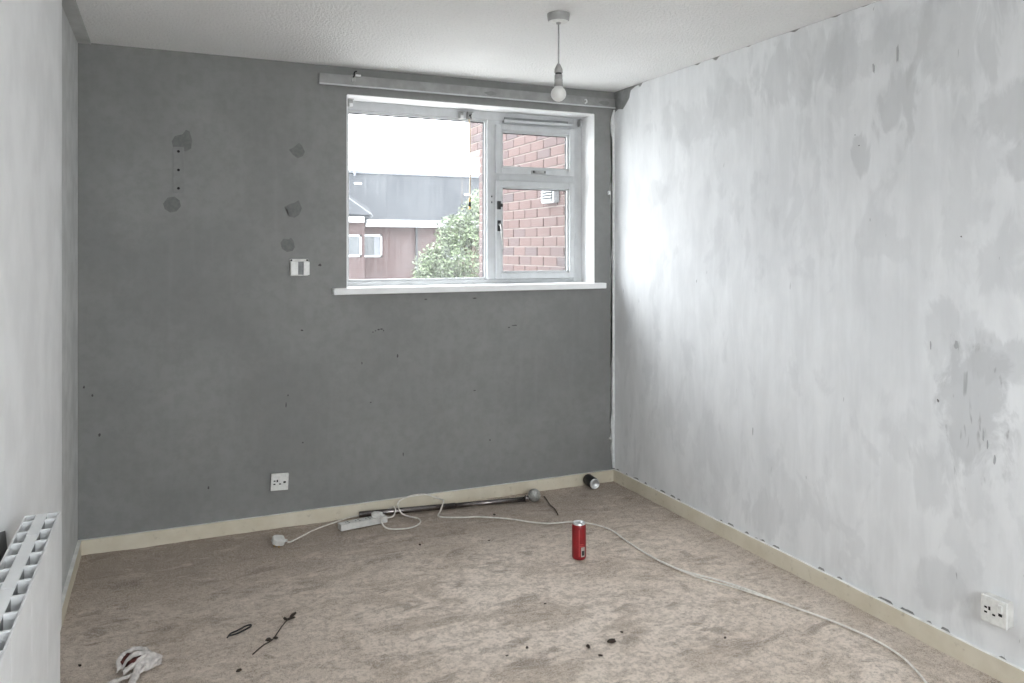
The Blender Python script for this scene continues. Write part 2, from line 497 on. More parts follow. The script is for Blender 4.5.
bm = bmesh.new()
box(bm, XL - .3, WX0, D, YO, -.25, H); box(bm, WX1, XR + .3, D, YO, -.25, H)
box(bm, WX0, WX1, D, YO, -.25, WZ0); box(bm, WX0, WX1, D, YO, WZ1, H)
wall_back = struct(obj('wall_back', bm, M['back']), 'dark grey painted wall with filler patches around the window', 'wall')
# filler patches and scuffs are part of the wall
for k, (cx, cz, rx, rz) in enumerate(((0.079, 1.962, .046, .052), (0.034, 1.648, .040, .040), (0.630, 1.942, .040, .040), (0.613, 1.637, .042, .046), (0.583, 1.450, .036, .038))):
    p = [[(.9, -.7), (1, .1), (.75, .9), (.4, 1.05), (.05, .6), (-.7, .4), (-1, -.1), (-.85, -.8), (-.2, -.95), (.4, -1)],
         [(1, -.2), (.85, .5), (.3, .95), (-.5, .8), (-1, .05), (-.8, -.6), (-.2, -1), (.5, -.85)],
         [(1, -.1), (.6, .7), (.25, 1), (-.4, .4), (-1, .05), (-.5, -.6), (.1, -1), (.75, -.7)],
         [(1, .1), (.6, 1), (.1, .7), (-.5, .55), (-1.1, .2), (-.7, -.2), (-.55, -.85), (.1, -1), (.7, -.6)],
         [(1, -.3), (.8, .6), (.45, 1), (.1, .75), (-.6, .85), (-1, .3), (-.8, -.5), (-.1, -.95), (.7, -.8)]][k]
    obj('filler_patch', slab([(cx + a * rx, cz + b * rz) for a, b in p], 'y', D - 0.0015, 0.0025), M['filler'], wall_back)
for k, (x, z, rx, rz) in enumerate(((0.748, 1.345, .011, .011), (1.031, .98, .006, .004), (1.045, .986, .005, .004), (1.062, .992, .008, .005), (1.079, .994, .012, .005), (1.09, .985, .004, .006),
                                    (1.168, .843, .005, .016), (0.971, .816, .004, .009), (0.655, 1.005, .010, .006), (1.87, .982, .022, .004), (1.835, .972, .010, .004),
                                    (0.575, .622, .004, .020), (0.585, .672, .004, .008), (-0.345, .78, .006, .010), (-0.31, .74, .005, .008), (1.715, .328, .006, .006), (0.66, .42, .006, .005),
                                    (1.20, .30, .004, .012), (0.2, .24, .005, .01), (1.33, 1.15, .012, .004), (1.62, 1.148, .016, .005), (1.02, .60, .006, .005),
                                    (1.62, .62, .012, .003), (-.28, .55, .008, .012))):
    obj('scuff_mark', slab(blotch(x, z, rx * .7, rz * .7, 9, .35, 50 + k), 'y', D - 0.0008, 0.0015), M['scuff'], wall_back)
# rounded raw screw hole lump in the corner
for k, (x, z, r) in enumerate(((2.507, 1.777, .011), (2.516, .262, .009), (2.503, 1.768, .006))):
    bm = bmesh.new(); bmesh.ops.create_icosphere(bm, subdivisions=2, radius=r)
    for v in bm.verts: v.co *= 1 + .35 * noise.noise(v.co * 120 + Vector((k, 0, 0)))
    obj('plaster_lump', bm, M['plaster'], wall_back, (x, D - r * .6, z), sm=True)

# right wall: old grey wall with a ragged skim coat over it
wall_right = struct(obj('wall_right', B(XR, XR + .3, YB - .3, D, -.25, H), M['old_grey']), 'patchy white and pale grey plastered wall with brush marks', 'wall')
rnd = random.Random(3)
def skim_top(y):
    for (ya, za), (yb_, zb) in zip(TOPS, TOPS[1:]):
        if ya <= y <= yb_: return za + (zb - za) * (y - ya) / (yb_ - ya)
    return 2.3995 - max(0, 0.030 * (noise.noise(Vector((y * 13, 0, 0))) - 0.18)) * (1.5 if 2.9 < y < 3.9 else .7)


TOPS = [(3.93, 2.392), (3.980, 2.379), (3.989, 2.36), (3.995, 2.339), (4.008, 2.325), (4.028, 2.309), (4.045, 2.296), (4.073, 2.278), (4.10, 2.284), (4.125, 2.288), (4.16, 2.275), (D, 2.262)]
ys = [YB + k * 0.012 for k in range(int((3.92 - YB) / 0.012))] + [t_[0] for t_ in TOPS]
bm = bmesh.new(); cols = []
for y in ys:
    zb = 0.064 + min(0.0135 + 0.002 * noise.noise(Vector((y * 60, 1, 0))), max(0, 0.10 * (noise.noise(Vector((y * 19, 5, 0))) + .4 * noise.noise(Vector((y * 4, 8, 0))) - 0.02))); zt = skim_top(y)
    cols.append([bm.verts.new((XR - dx, y, zq)) for dx, zq in ((0, zb), (.0035, zb + .002), (.0035, zt - .002), (0, zt))])
for A, Bq in zip(cols, cols[1:]):
    for k in range(3): bm.faces.new((A[k], A[k + 1], Bq[k + 1], Bq[k]))
obj('plaster_skim', bm, M['skim'], wall_right)
# the skim laps round onto the grey wall in a ragged bead
L = []; zz = 0.075
while zz < 2.30:
    w = 0.025 + 0.012 * noise.noise(Vector((0, 0, zz * 7))) + 0.005 * noise.noise(Vector((4, 0, zz * 31)))
    if zz > 2.2: w *= max(0.1, 1 - ((zz - 2.2) / 0.1) ** 2)
    if zz < .2: w *= .55 + .45 * (zz - .075) / .125
    L.append((XR - 0.002 - w, zz)); zz += 0.018
obj('plaster_bead', slab(L + [(XR + .001, 2.29), (XR + .001, 0.075)], 'y', D - 0.007, 0.0075), M['plaster'], wall_right)
for k, (y, zc, rx, rz) in enumerate(((1.74, .725, .006, .02), (1.78, .80, .004, .03), (1.765, .77, .003, .02), (2.30, 1.845, .004, .004), (1.86, 1.475, .004, .004), (2.32, 1.89, .003, .003), (2.23, 2.14, .006, .03), (2.12, 2.17, .006, .05),
                                     (1.95, .885, .005, .009), (2.92, .57, .004, .03), (1.98, 1.08, .004, .02), (1.88, 1.09, .01, .02))):
    obj('scuff_mark', slab(blotch(y, zc, rx * .8, rz * .7, 9, .4, 90 + k), 'x', XR - 0.0046, 0.001), M['faint'] if rz > .015 else M['filler'], wall_right)

# left wall: grey strip by the corner, white lined part nearer with the radiator on it
LX = XL + 0.015; LY = 3.405
wall_left = struct(obj('wall_left', B(XL - .3, XL, YB - .3, D, -.25, H), M['grey_side']), 'grey strip of left wall by the corner, lightened for window light', 'wall')
pts = [(YB, 0.0), (LY - .004, 0.0)]
zz = 0.08
rnd = random.Random(11)
while zz < H - .02:
    pts.append((LY + rnd.uniform(-.006, .006) + 0.006 * noise.noise(Vector((zz * 3, 0, 0))), zz)); zz += 0.11
pts += [(LY, H), (YB, H)]
obj('white_lining', slab(pts, 'x', XL - 0.001, LX - XL + 0.001), M['white_wall'], wall_left)
obj('dark_patch', slab([(1.2, .70), (1.2, .3), (1.7, .25), (2.15, .32), (2.25, .5), (2.27, .58), (2.275, .69), (2.245, .745), (2.17, .765), (2.10, .71), (2.02, .735), (1.96, .76), (1.85, .735), (1.6, .75)], 'x', LX - .0005, .0015), M['filler'], wall_left)  # bare wall patch, widened to paint in the shade behind the radiator

# wall behind the camera, with an unseen window added for fill light
RX0, RX1, RZ0, RZ1 = 0.22, 1.92, 0.85, 2.25
bm = bmesh.new()
box(bm, XL - .3, RX0, YB - .3, YB, -.25, H); box(bm, RX1, XR + .3, YB - .3, YB, -.25, H)
box(bm, RX0, RX1, YB - .3, YB, -.25, RZ0); box(bm, RX0, RX1, YB - .3, YB, RZ1, H)
struct(obj('wall_rear', bm, M['white_wall']), 'white wall behind the viewer with an added fill light window', 'wall')
w2 = bpy.data.objects.new('fill_window', None); C.objects.link(w2); struct(w2, 'wide white framed window added behind the viewer for fill light', 'window')
bm = bmesh.new(); yy = YB - .2
box(bm, RX0, RX0 + .06, yy, yy + .07, RZ0, RZ1); box(bm, RX1 - .06, RX1, yy, yy + .07, RZ0, RZ1)
box(bm, RX0, RX1, yy, yy + .07, RZ0, RZ0 + .06); box(bm, RX0, RX1, yy, yy + .07, RZ1 - .06, RZ1)
box(bm, 1.14, 1.20, yy, yy + .07, RZ0, RZ1)
obj('fill_window_frame', bm, M['upvc'], w2)
obj('window_pane', B(RX0 + .05, 1.15, yy + .03, yy + .036, RZ0 + .05, RZ1 - .05), M['glass_clear'], w2)
obj('window_pane', B(1.19, RX1 - .05, yy + .03, yy + .036, RZ0 + .05, RZ1 - .05), M['glass_clear'], w2)


# skirting boards: cream face, whiter paint slopped along the top edge
def skirting(name, x0, x1, y0, y1, top, label):
    bm = bmesh.new(); box(bm, x0, x1, y0, y1, -0.02, top)
    bm.normal_update()
    bmesh.ops.subdivide_edges(bm, edges=[e for e in bm.edges if e.calc_length() > 1], cuts=60)
    bm.normal_update()
    for f in bm.faces:
        if f.normal.z > .9: f.material_index = 1
    for v in bm.verts:
        if v.co.z > top - .001: v.co.z += 0.0025 * noise.noise(Vector((v.co.x * 9, v.co.y * 9, 0)))
    return struct(obj(name, bm, [M['skirt'], M['skirt_top']]), label, 'baseboard')


skirting('baseboard_back', XL + .001, XR - .001, D - .016, D, 0.066, 'low cream skirting board along the dark grey wall')
skirting('baseboard_right', XR - .016, XR, YB, D - .016, 0.068, 'beige skirting board with white top under the plastered wall')
skirting('baseboard_left', XL, XL + .016, LY, D - .016, 0.066, 'short cream skirting board by the left corner')

# ------------------------------------------------------------------ the window
win = bpy.data.objects.new('window_1', None); C.objects.link(win)
struct(win, 'white plastic casement window with one large pane and two small ones', 'window')
F0, F1 = D + .155, D + .225                      # frame front and back
R = WZ0 + 0.022                                  # sill board top


def wp(name, bm, mat='upvc', parent=win): return obj(name, bm, M[mat], parent)


wp('reveal_board', B(WX1 - .001, WX1 + .004, D - .002, F0, R, WZ1), 'reveal')
wp('reveal_board', B(WX0 - .004, WX0 + .001, D - .002, F0, R, WZ1), 'reveal')
wp('reveal_board', B(WX0, WX1, D - .002, F0, WZ1 - .001, WZ1 + .004), 'reveal')
wp('window_sill', B(0.812, 2.462, D - .052, F0 + .01, R - .034, R, bev=.004), 'reveal')
wp('frame_jamb', B(WX0, .926, F0, F1, R, WZ1, bev=.003))
wp('frame_jamb', B(2.345, WX1, F0, F1, R, WZ1, bev=.003))
wp('frame_head', B(.926, 2.345, F0, F1, 2.200, WZ1, bev=.003))
wp('frame_head', B(1.835, 2.345, F0, F1, 2.165, 2.200, bev=.003))
wp('frame_foot', B(.926, 2.345, F0, F1, R, 1.246, bev=.003))
wp('mullion', B(1.760, 1.835, F0 - .002, F1, 1.246, 2.200, bev=.004))
wp('transom', B(1.835, 2.345, F0 - .002, F1, 1.835, 1.890, bev=.005))
# beads round the fixed pane
GX0, GX1, GZ0, GZ1 = .926, 1.760, 1.246, 2.200
wp('glazing_bead', B(GX0, GX0 + .011, F0 + .012, F0 + .03, GZ0, GZ1, bev=.002)); wp('glazing_bead', B(GX1 - .011, GX1, F0 + .012, F0 + .03, GZ0, GZ1, bev=.002))
wp('glazing_bead', B(GX0 + .011, GX1 - .011, F0 + .012, F0 + .03, GZ0, GZ0 + .013, bev=.002)); wp('glazing_bead', B(GX0 + .011, GX1 - .011, F0 + .012, F0 + .03, GZ1 - .011, GZ1, bev=.002))
bm = bmesh.new()
box(bm, GX0 + .011, GX1 - .011, F0 + .028, F0 + .034, GZ1 - .017, GZ1 - .011); box(bm, GX1 - .016, GX1 - .011, F0 + .028, F0 + .034, GZ0 + .013, GZ1 - .017)
wp('gasket', bm, 'gasket')
wp('window_pane', B(GX0 + .005, GX1 - .005, F0 + .034, F0 + .040, GZ0 + .005, GZ1 - .005), 'glass_dusty')


def sash(x0, x1, z0, z1, w=.036):
    s = bpy.data.objects.new('casement', None); C.objects.link(s); s.parent = win
    f0, f1 = F0 - .020, F0 + .045
    bars = ((x0, x0 + w, z0, z1), (x1 - w, x1, z0, z1), (x0 + w - .001, x1 - w + .001, z0, z0 + w), (x0 + w - .001, x1 - w + .001, z1 - w, z1))
    for a, b, c, d in bars: obj('sash_rail', B(a, b, f0, f1, c, d, bev=.005), M['upvc'], s)
    for a, b, c, d in ((x0 + w, x0 + w + .012, z0 + w, z1 - w), (x1 - w - .012, x1 - w, z0 + w, z1 - w), (x0 + w, x1 - w, z0 + w, z0 + w + .012), (x0 + w, x1 - w, z1 - w - .010, z1 - w)):
        obj('glazing_bead', B(a, b, f0 + .012, f0 + .03, c, d, bev=.002), M['upvc'], s)
    bm = bmesh.new(); i = w + .012
    box(bm, x0 + i, x1 - i, f0 + .028, f0 + .034, z1 - i - .003, z1 - i + .004); box(bm, x1 - i - .004, x1 - i, f0 + .028, f0 + .034, z0 + i, z1 - i)
    obj('gasket', bm, M['gasket'], s)
    obj('window_pane', B(x0 + w, x1 - w, f0 + .034, f0 + .040, z0 + w, z1 - w), M['glass_clear'], s)
    return s


s1 = sash(1.812, 2.343, 1.880, 2.176)
s2 = sash(1.812, 2.343, 1.248, 1.840)
# casement stay on the upper light: handle with two dark screws
bm = bmesh.new(); fy = F0 - .020
box(bm, 2.040, 2.136, fy - .012, fy, 1.886, 1.908, bev=.003); box(bm, 2.056, 2.118, fy - .030, fy - .012, 1.890, 1.904, bev=.002)
h1 = obj('casement_handle', bm, M['steel'], s1)
bm = bmesh.new(); box(bm, 2.048, 2.064, fy - .016, fy - .011, 1.892, 1.905); box(bm, 2.112, 2.132, fy - .016, fy - .011, 1.892, 1.905)
obj('handle_screws', bm, M['black_plastic'], s1)
# lever handle of the lower light and its catch
bm = bmesh.new(); box(bm, 1.817, 1.838, fy - .010, fy, 1.535, 1.60, bev=.003); obj('handle_plate', bm, M['black_plastic'], s2)
bm = bmesh.new(); tube(bm, [(1.828, fy - .010, 1.575), (1.828, fy - .035, 1.572), (1.832, fy - .038, 1.54), (1.838, fy - .036, 1.43)], [.008, .008, .008, .005], 8); obj('lever_handle', bm, M['steel'], s2, sm=True)
bm = bmesh.new(); box(bm, 1.815, 1.837, fy - .014, fy, 1.665, 1.715, bev=.003); box(bm, 1.829, 1.846, fy - .022, fy - .012, 1.68, 1.70, bev=.002); obj('window_catch', bm, M['black_plastic'], s2)
bm = bmesh.new(); box(bm, 1.786, 1.793, F0 - .004, F0, 1.738, 1.748); box(bm, 1.786, 1.793, F0 - .004, F0, 1.703, 1.713); obj('screw_holes', bm, M['hole'], win)
# trickle vent over the upper light
tv = wp('trickle_vent', B(1.86, 2.33, F0 - .030, F0, 2.190, 2.206, bev=.003)); obj('vent_slot', B(1.87, 2.30, F0 - .012, F0 - .001, 2.206, 2.222), M['dark_metal'], tv)


# blind brackets under the head of the window
def bracket(x, y, z, label, w=.030, broken=False):
    t = thing('blind_bracket', label, 'bracket', (x, y, z), group='metal blind brackets in the window head')
    bm = bmesh.new(); box(bm, -w / 2, w / 2, .010, .014, -.042, 0); box(bm, -w / 2, w / 2, -.022, .014, -.003, 0)
    box(bm, -w / 2, -w / 2 + .003, -.022, .014, -.042, 0); obj('plate', bm, M['steel'], t)
    bm = bmesh.new()
    if broken:
        tube(bm, [(-.008, .008, -.012), (.004, .0, -.02), (.010, .008, -.034)], .003, 6); tube(bm, [(-.010, .004, -.034), (0, .002, -.018), (.012, .006, -.012)], .003, 6)
    else:
        box(bm, -.006, w / 2 - .002, -.004, .009, -.040, -.022, bev=.002)
    obj('clip', bm, M['white_metal' if not broken else 'black_plastic'], t)
    return t


bracket(.925 + .008, F0 - .045, WZ1 - .001, 'square metal blind bracket at the left end of the window head')
bracket(1.592, F0 - .016, 2.235, 'square metal blind bracket just left of the hanging cord', broken=False)
bracket(1.645, F0 - .016, 2.235, 'broken metal blind bracket that the cord hangs from', .034, True)
bracket(2.368, F0 - .045, WZ1 - .02, 'dark metal blind bracket in the right corner of the window recess', .022)

t = thing('blind_pull', 'thin pale blind cord with black and brass toggle hanging before the pane', 'blind pull', (1.638, F0 - .030, 2.192))
bm = bmesh.new(); tube(bm, spline([(0, .008, 0), (.004, .004, -.10), (-.001, 0, -.22), (.003, 0, -.34), (0, 0, -.485)], 5), .0045, 8); obj('string', bm, M['cord'], t, sm=True)
bm = bmesh.new(); lathe(bm, [(0, -.515), (.007, -.515), (.009, -.500), (.006, -.487), (0, -.485)], 14); obj('toggle', bm, M['black_plastic'], t, sm=True)
bm = bmesh.new(); lathe(bm, [(0, -.530), (.005, -.530), (.0085, -.524), (.007, -.514), (0, -.514)], 14); obj('toggle_tip', bm, M['gold'], t, sm=True)
bm = bmesh.new(); lathe(bm, [(0, -.487), (.006, -.487), (.0055, -.470), (.003, -.462), (0, -.462)], 14); obj('toggle_cap', bm, M['gold'], t, sm=True)

# ------------------------------------------------------------------ curtain batten above the window
t = thing('curtain_batten', 'long pale grey wooden batten screwed above the window for curtains', 'batten', (.740, D, 2.297))
obj('board', B(0, 1.800, -.026, 0, 0, .055, bev=.002), M['batten'], t)
obj('lower_lip', B(0, 1.800, -.030, -.020, -.003, .004, bev=.001), M['upvc'], t)
bm = bmesh.new(); tube(bm, spline([(.178, -.026, .045), (.178, -.05, .050), (.178, -.058, .066), (.190, -.060, .072)], 5), .004, 7); obj('hook', bm, M['black_plastic'], t, sm=True)
bm = bmesh.new(); box(bm, .166, .190, -.034, -.024, .020, .058, bev=.003); obj('hook_plate', bm, M['steel'], t)
bm = bmesh.new(); box(bm, .184, .212, -.062, -.05, .046, .056, bev=.003); obj('hook_tip', bm, M['white_metal'], t)
bm = bmesh.new(); tube(bm, spline([(1.585, -.026, .035), (1.585, -.045, .032), (1.585, -.050, .016), (1.578, -.040, .010)], 5), .004, 7); obj('hook', bm, M['white_metal'], t, sm=True)
for cx in (.97, 1.72): obj('dark_patch', slab(blotch(cx, .024, .036, .013, 12, .2, int(cx * 10)), 'y', -.0272, .0015), M['strip_grey'], t)

# ------------------------------------------------------------------ pendant lamp
t = thing('pendant_lamp', 'bare white bulb hanging on a short flex from the ceiling rose', 'lamp', (1.486, 2.871, H))
bm = bmesh.new(); lathe(bm, [(0, 0), (.047, 0), (.047, -.006), (.044, -.026), (.040, -.031), (.012, -.034), (.008, -.042), (0, -.042)], 36); obj('ceiling_rose', bm, M['holder_grey'], t, sm=True)
bm = bmesh.new(); lathe(bm, [(0, -.0315), (.040, -.0312), (.036, -.034), (.01, -.036), (0, -.036)], 36); obj('rose_cover', bm, M['white_plastic'], t, sm=True)
bm = bmesh.new(); tube(bm, [(0, 0, -.036), (.0006, 0, -.12), (0, 0, -.215)], .0034, 8); obj('flex', bm, M['holder_grey'], t, sm=True)
hd = bm = bmesh.new(); lathe(bm, [(0, -.205), (.005, -.205), (.009, -.212), (.0165, -.228), (.0175, -.243), (0, -.243)], 28); hold = obj('lamp_holder', bm, M['holder_grey'], t, sm=True)
bm = bmesh.new(); lathe(bm, [(0, -.242), (.0135, -.242), (.0135, -.252), (0, -.252)], 28); obj('ring', bm, M['black_plastic'], hold)
bm = bmesh.new(); lathe(bm, [(0, -.251), (.0165, -.251), (.0165, -.270), (.0178, -.271), (.0178, -.275), (.0165, -.276), (.0185, -.300), (0, -.300)], 28); obj('sleeve', bm, M['holder_grey'], hold, sm=True)
prof = [(0, -.298), (.017, -.298), (.019, -.306)] + [(.0315 * math.cos(a), -.330 + .0315 * math.sin(a)) for a in [math.radians(x) for x in range(46, -90, -10)]] + [(0, -.3615)]
bm = bmesh.new(); lathe(bm, prof, 32); obj('bulb', bm, M['bulb'], t, sm=True)

# ------------------------------------------------------------------ fittings on the dark wall
t = thing('wall_bracket', 'flat metal strip with three screw holes painted over in wall grey', 'bracket', (.063, D, 1.705))
obj('strip', B(-.025, .025, -.005, 0, 0, .225, bev=.001), M['strip_grey'], t)
for z in (.022, .112, .203):
    bm = bmesh.new(); lathe(bm, [(0, .0012), (.0065, .0012), (.0065, 0), (0, 0)], 16); obj('screw_hole', bm, M['hole'], t, (0, -.005, z), (PI / 2, 0, 0))

t = thing('thermostat_base', 'opened white wall control with two white blocks left of the window', 'switch', (.640, D, 1.290))
obj('back_plate', B(-.046, .046, -.010, 0, 0, .088, bev=.002), M['grimy_plastic'], t)
obj('block', B(-.045, -.008, -.030, -.009, .004, .074, bev=.002), M['white_plastic'], t)
obj('block', B(.020, .050, -.030, -.009, .004, .074, bev=.002), M['white_plastic'], t)
obj('recess', B(-.008, .020, -.013, -.009, .006, .074), M['dark_metal'], t)
for x in (-.040, .040):
    bm = bmesh.new(); lathe(bm, [(0, .001), (.005, .001), (.005, 0), (0, 0)], 12); obj('screw', bm, M['hole'], t, (x, -.0105, .081), (PI / 2, 0, 0))


def socket(loc, rotz, label, tilt=0.0, deep=.012):
    """three pin single switched socket, faces local -Y"""
    t = thing('power_socket', label, 'socket', loc, (0, tilt, rotz), 'single white power sockets on the walls')
    obj('back_box', B(-.041, .041, -deep, 0, -.041, .041, bev=.002), M['grimy_plastic'], t)
    fp = obj('face_plate', B(-.0435, .0435, -deep - .010, -deep, -.0435, .0435, bev=.003), M['white_plastic'], t)
    y = -deep - .0102
    for x, z, w, h in ((-.013, .006, .007, .012), (-.026, -.010, .010, .006), (.002, -.010, .010, .006), (-.026, .006, .009, .006)):
        obj('pin_slot', B(x - w / 2, x + w / 2, y - .0004, y + .001, z - h / 2, z + h / 2), M['hole'], fp)
    bm = bmesh.new(); box(bm, .018, .032, y - .006, y, .006, .032, bev=.002); obj('rocker_switch', bm, M['white_plastic'], fp)
    obj('indicator', B(.018, .030, y - .0012, y + .001, -.006, .003), M['hole'], fp)
    return t


socket((.541, D, .234), 0, 'white three pin socket low on the dark grey wall', math.radians(3))
socket((XR - .004, 1.716, .232), -PI / 2, 'white three pin socket low on the pale plastered wall', 0, .032)

# ------------------------------------------------------------------ radiator
t = thing('radiator', 'white double panel radiator with open top grille on the left wall', 'radiator', (LX, .70, .16))
RL = 1.60; x0, x1 = .033, .112; RH = .60       # local: x out from wall, y along, z up
bm = bmesh.new(); g = .2355; yb = RL
while yb > 0.01:
    ya = max(0, yb - g); box(bm, x1 - .0025, x1, ya + .0016, yb - .0016, 0, RH, bev=.0008); yb = ya
obj('panel_seam', B(x1 - .0021, x1 - .0004, RL - .2355 - .0014, RL - .2355 + .0014, 0, RH - .003), M['holder_grey'], t); obj('panel_seam', B(x1 - .0021, x1 - .0004, RL - .471 - .0014, RL - .471 + .0014, 0, RH - .003), M['holder_grey'], t); obj('panel_seam', B(x1 - .0021, x1 - .0004, RL - .7065 - .0014, RL - .7065 + .0014, 0, RH - .003), M['holder_grey'], t)
box(bm, x1 - .0045, x1 - .0020, 0, RL, 0, RH - .002)
obj('front_panel', bm, M['white_metal'], t)
obj('back_panel', B(x0, x0 + .004, 0, RL, 0, RH - .002), M['white_metal'], t)
pl0, pl1 = x0 + .026, x0 + .051
# centre strip in plates
yb = RL - .004; k = 0
while yb > .02:
    ya = max(.004, yb - .157); obj('grille_plate', B(pl0, pl1, ya + .0006, yb - .0006, RH - .005, RH - .001 - .0006 * (k % 2)), M['white_metal'], t); yb = ya; k += 1
obj('inner_channel', B(pl0 + .001, pl1 - .001, .004, RL - .004, .02, RH - .005), M['dark_metal'], t)
obj('end_cap', B(x0, x1 - .003, RL - .004, RL, 0, RH - .001), M['white_metal'], t); obj('end_cap', B(x0, x1 - .003, 0, .004, 0, RH - .001), M['white_metal'], t)
yb = RL - .046; me1 = None
while yb > .02:
    for a, b in ((x0 + .003, pl0), (pl1, x1 - .004)):
        obj('fin', B(a, b, yb - .007, yb, .04, RH - .001), M['white_metal'], t)
    yb -= .0785
obj('fin_bed', B(x0 + .003, x1 - .004, .004, RL - .004, .02, RH - .05), M['dark_metal'], t)
for y in (.25, 1.35): obj('wall_hanger', B(0, x0 + .002, y - .015, y + .015, .1, .5), M['steel'], t)
bm = bmesh.new(); tube(bm, [(.07, .0, .05), (.07, -.06, .05), (.07, -.06, -.162)], .009, 10); obj('feed_pipe', bm, M['steel'], t, sm=True)

# ------------------------------------------------------------------ curtain pole on the floor
a = Vector((.945, 4.128, .0165)); b = Vector((1.862, 4.000, .0165)); d = (b - a); Lp = d.length; rz = math.atan2(d.y, d.x)
t = thing('curtain_pole', 'dark metal curtain pole with a grey ball end lying by the skirting', 'curtain pole', (a.x, a.y, 0), rz)
cl = lambda prof, seg=24: lathe(bmesh.new(), prof, seg)
o = obj('rod', cl([(0, 0), (.0135, 0), (.0155, .002), (.0155, .52), (0, .52)]), M['pewter'], t, (0, 0, .0185), (0, PI / 2, 0), sm=False)
for p in o.data.polygons: p.use_smooth = len(p.vertices) == 4 and abs(p.normal.z) < .5
o = obj('inner_rod', cl([(0, 0), (.0135, 0), (.0135, Lp - .50), (0, Lp - .50)]), M['pewter'], t, (.51, 0, .0185), (0, PI / 2, 0))
for p in o.data.polygons: p.use_smooth = abs(p.normal.z) < .5
obj('collar', cl([(0, 0), (.017, 0), (.020, .006), (.015, .014), (.018, .020), (.014, .026), (0, .026)]), M['pewter'], t, (Lp - .006, 0, .0205), (0, PI / 2, 0), sm=True)
bm = bmesh.new(); bmesh.ops.create_uvsphere(bm, u_segments=28, v_segments=18, radius=.036); obj('finial', bm, M['finial'], t, (Lp + .050, -.002, .036), sm=True)

# ------------------------------------------------------------------ extension lead, its cable and the lead plugged into it
CR = .0038


def plug(parent, loc, rot, mat='white_plastic'):
    bm = bmesh.new()
    o = slab([(-.024, -.016), (-.018, -.024), (.018, -.024), (.024, -.016), (.024, .014), (.012, .027), (-.012, .027), (-.024, .014)], 'z', 0, .020)
    bmesh.ops.bevel(o, geom=[e for e in o.edges], offset=.002, segments=1, affect='EDGES')
    pg = obj('plug', o, M[mat], parent, loc, rot)
    bm = bmesh.new(); tube(bm, [(0, -.022, .010), (0, -.038, .010)], [.0065, .005], 10); obj('cord_grip', bm, M[mat], pg, sm=True)
    bm = bmesh.new(); box(bm, -.0025, .0025, .008, .012, -.016, 0); box(bm, -.014, -.008, -.009, -.005, -.016, 0); box(bm, .008, .014, -.009, -.005, -.016, 0); obj('pins', bm, M['gold'], pg)
    return pg


sa = Vector((.812, 3.985, 0)); sb = Vector((1.062, 4.020, 0)); ang = math.atan2(sb.y - sa.y, sb.x - sa.x)
t = thing('extension_lead', 'white power strip with its own cable and plug beside the pole', 'extension lead', (sa.x, sa.y, 0))
body = obj('body', B(0, .252, -.026, .026, .002, .034, bev=.004), M['grimy_plastic'], t, (0, 0, 0), (0, 0, ang))
for k in range(4):
    cx = .040 + k * .056
    for px, py, w, h in ((-.010, 0, .004, .010), (.008, .011, .009, .005), (.008, -.011, .009, .005)):
        obj('pin_slot', B(cx + px - w / 2, cx + px + w / 2, py - h / 2, py + h / 2, .0335, .0345), M['hole'], body)
obj('rating_plate', B(.006, .030, -.012, .012, .034, .0348), M['white_plastic'], body)
off = Vector((sa.x, sa.y, 0))
pts = [(1.060, 4.022, .018), (1.105, 4.040, .014), (1.128, 4.072, .034), (1.130, 4.102, .0405), (1.118, 4.130, .030), (1.08, 4.148, .012), (1.00, 4.150, .006), (.953, 4.149, .006), (.883, 4.135, .006), (.79, 4.085, .006), (.694, 4.030, .006), (.61, 3.955, .006), (.565, 3.910, .008), (.545, 3.897, .012)]
bm = bmesh.new(); tube(bm, [Vector(p) - off for p in spline(pts, 8)], CR, 8); obj('cable', bm, M['cable'], t, sm=True)
pp = plug(t, (.497 - sa.x, 3.890 - sa.y, .018), (math.radians(14), math.radians(-16), math.radians(95)), 'grimy_plastic'); pp.scale = (1.12, 1.12, 1.4)

t = thing('power_cable', 'long off white cable plugged into the strip, trailing past the cans', 'cable', (1.0, 3.99, 0))
off = Vector((1.0, 3.99, 0))
plug(t, (.012, .018, .0355), (0, 0, ang + math.radians(35)))
pts = [(1.030, 3.968, .046), (1.018, 3.935, .030), (1.035, 3.895, .009), (1.10, 3.862, .006), (1.17, 3.868, .006), (1.218, 3.915, .006), (1.225, 3.975, .006), (1.185, 4.035, .006), (1.160, 4.062, .016), (1.150, 4.078, .034), (1.149, 4.100, .0425), (1.155, 4.125, .048), (1.180, 4.142, .062), (1.244, 4.146, .076), (1.318, 4.146, .072), (1.385, 4.135, .046), (1.405, 4.105, .043), (1.395, 4.065, .042), (1.362, 4.02, .012), (1.335, 3.975, .006), (1.352, 3.944, .006),
       (1.384, 3.924, .006), (1.46, 3.892, .006), (1.532, 3.867, .006), (1.666, 3.774, .006), (1.743, 3.69, .006), (1.828, 3.628, .006), (1.943, 3.601, .006), (2.025, 3.53, .006), (2.068, 3.417, .006), (2.060, 3.263, .006), (2.060, 3.058, .006), (2.093, 2.871, .006), (2.181, 2.707, .006), (2.232, 2.577, .006), (2.275, 2.428, .006), (2.323, 2.286, .006),
       (2.353, 2.168, .006), (2.366, 2.065, .006), (2.358, 1.954, .006), (2.326, 1.869, .006), (2.290, 1.80, .006), (2.22, 1.70, .006), (2.16, 1.55, .006), (2.18, 1.38, .006), (2.26, 1.22, .006)]
bm = bmesh.new(); tube(bm, [Vector(p) - off for p in spline(pts, 8)], CR, 8); obj('cord', bm, M['cable'], t, sm=True)
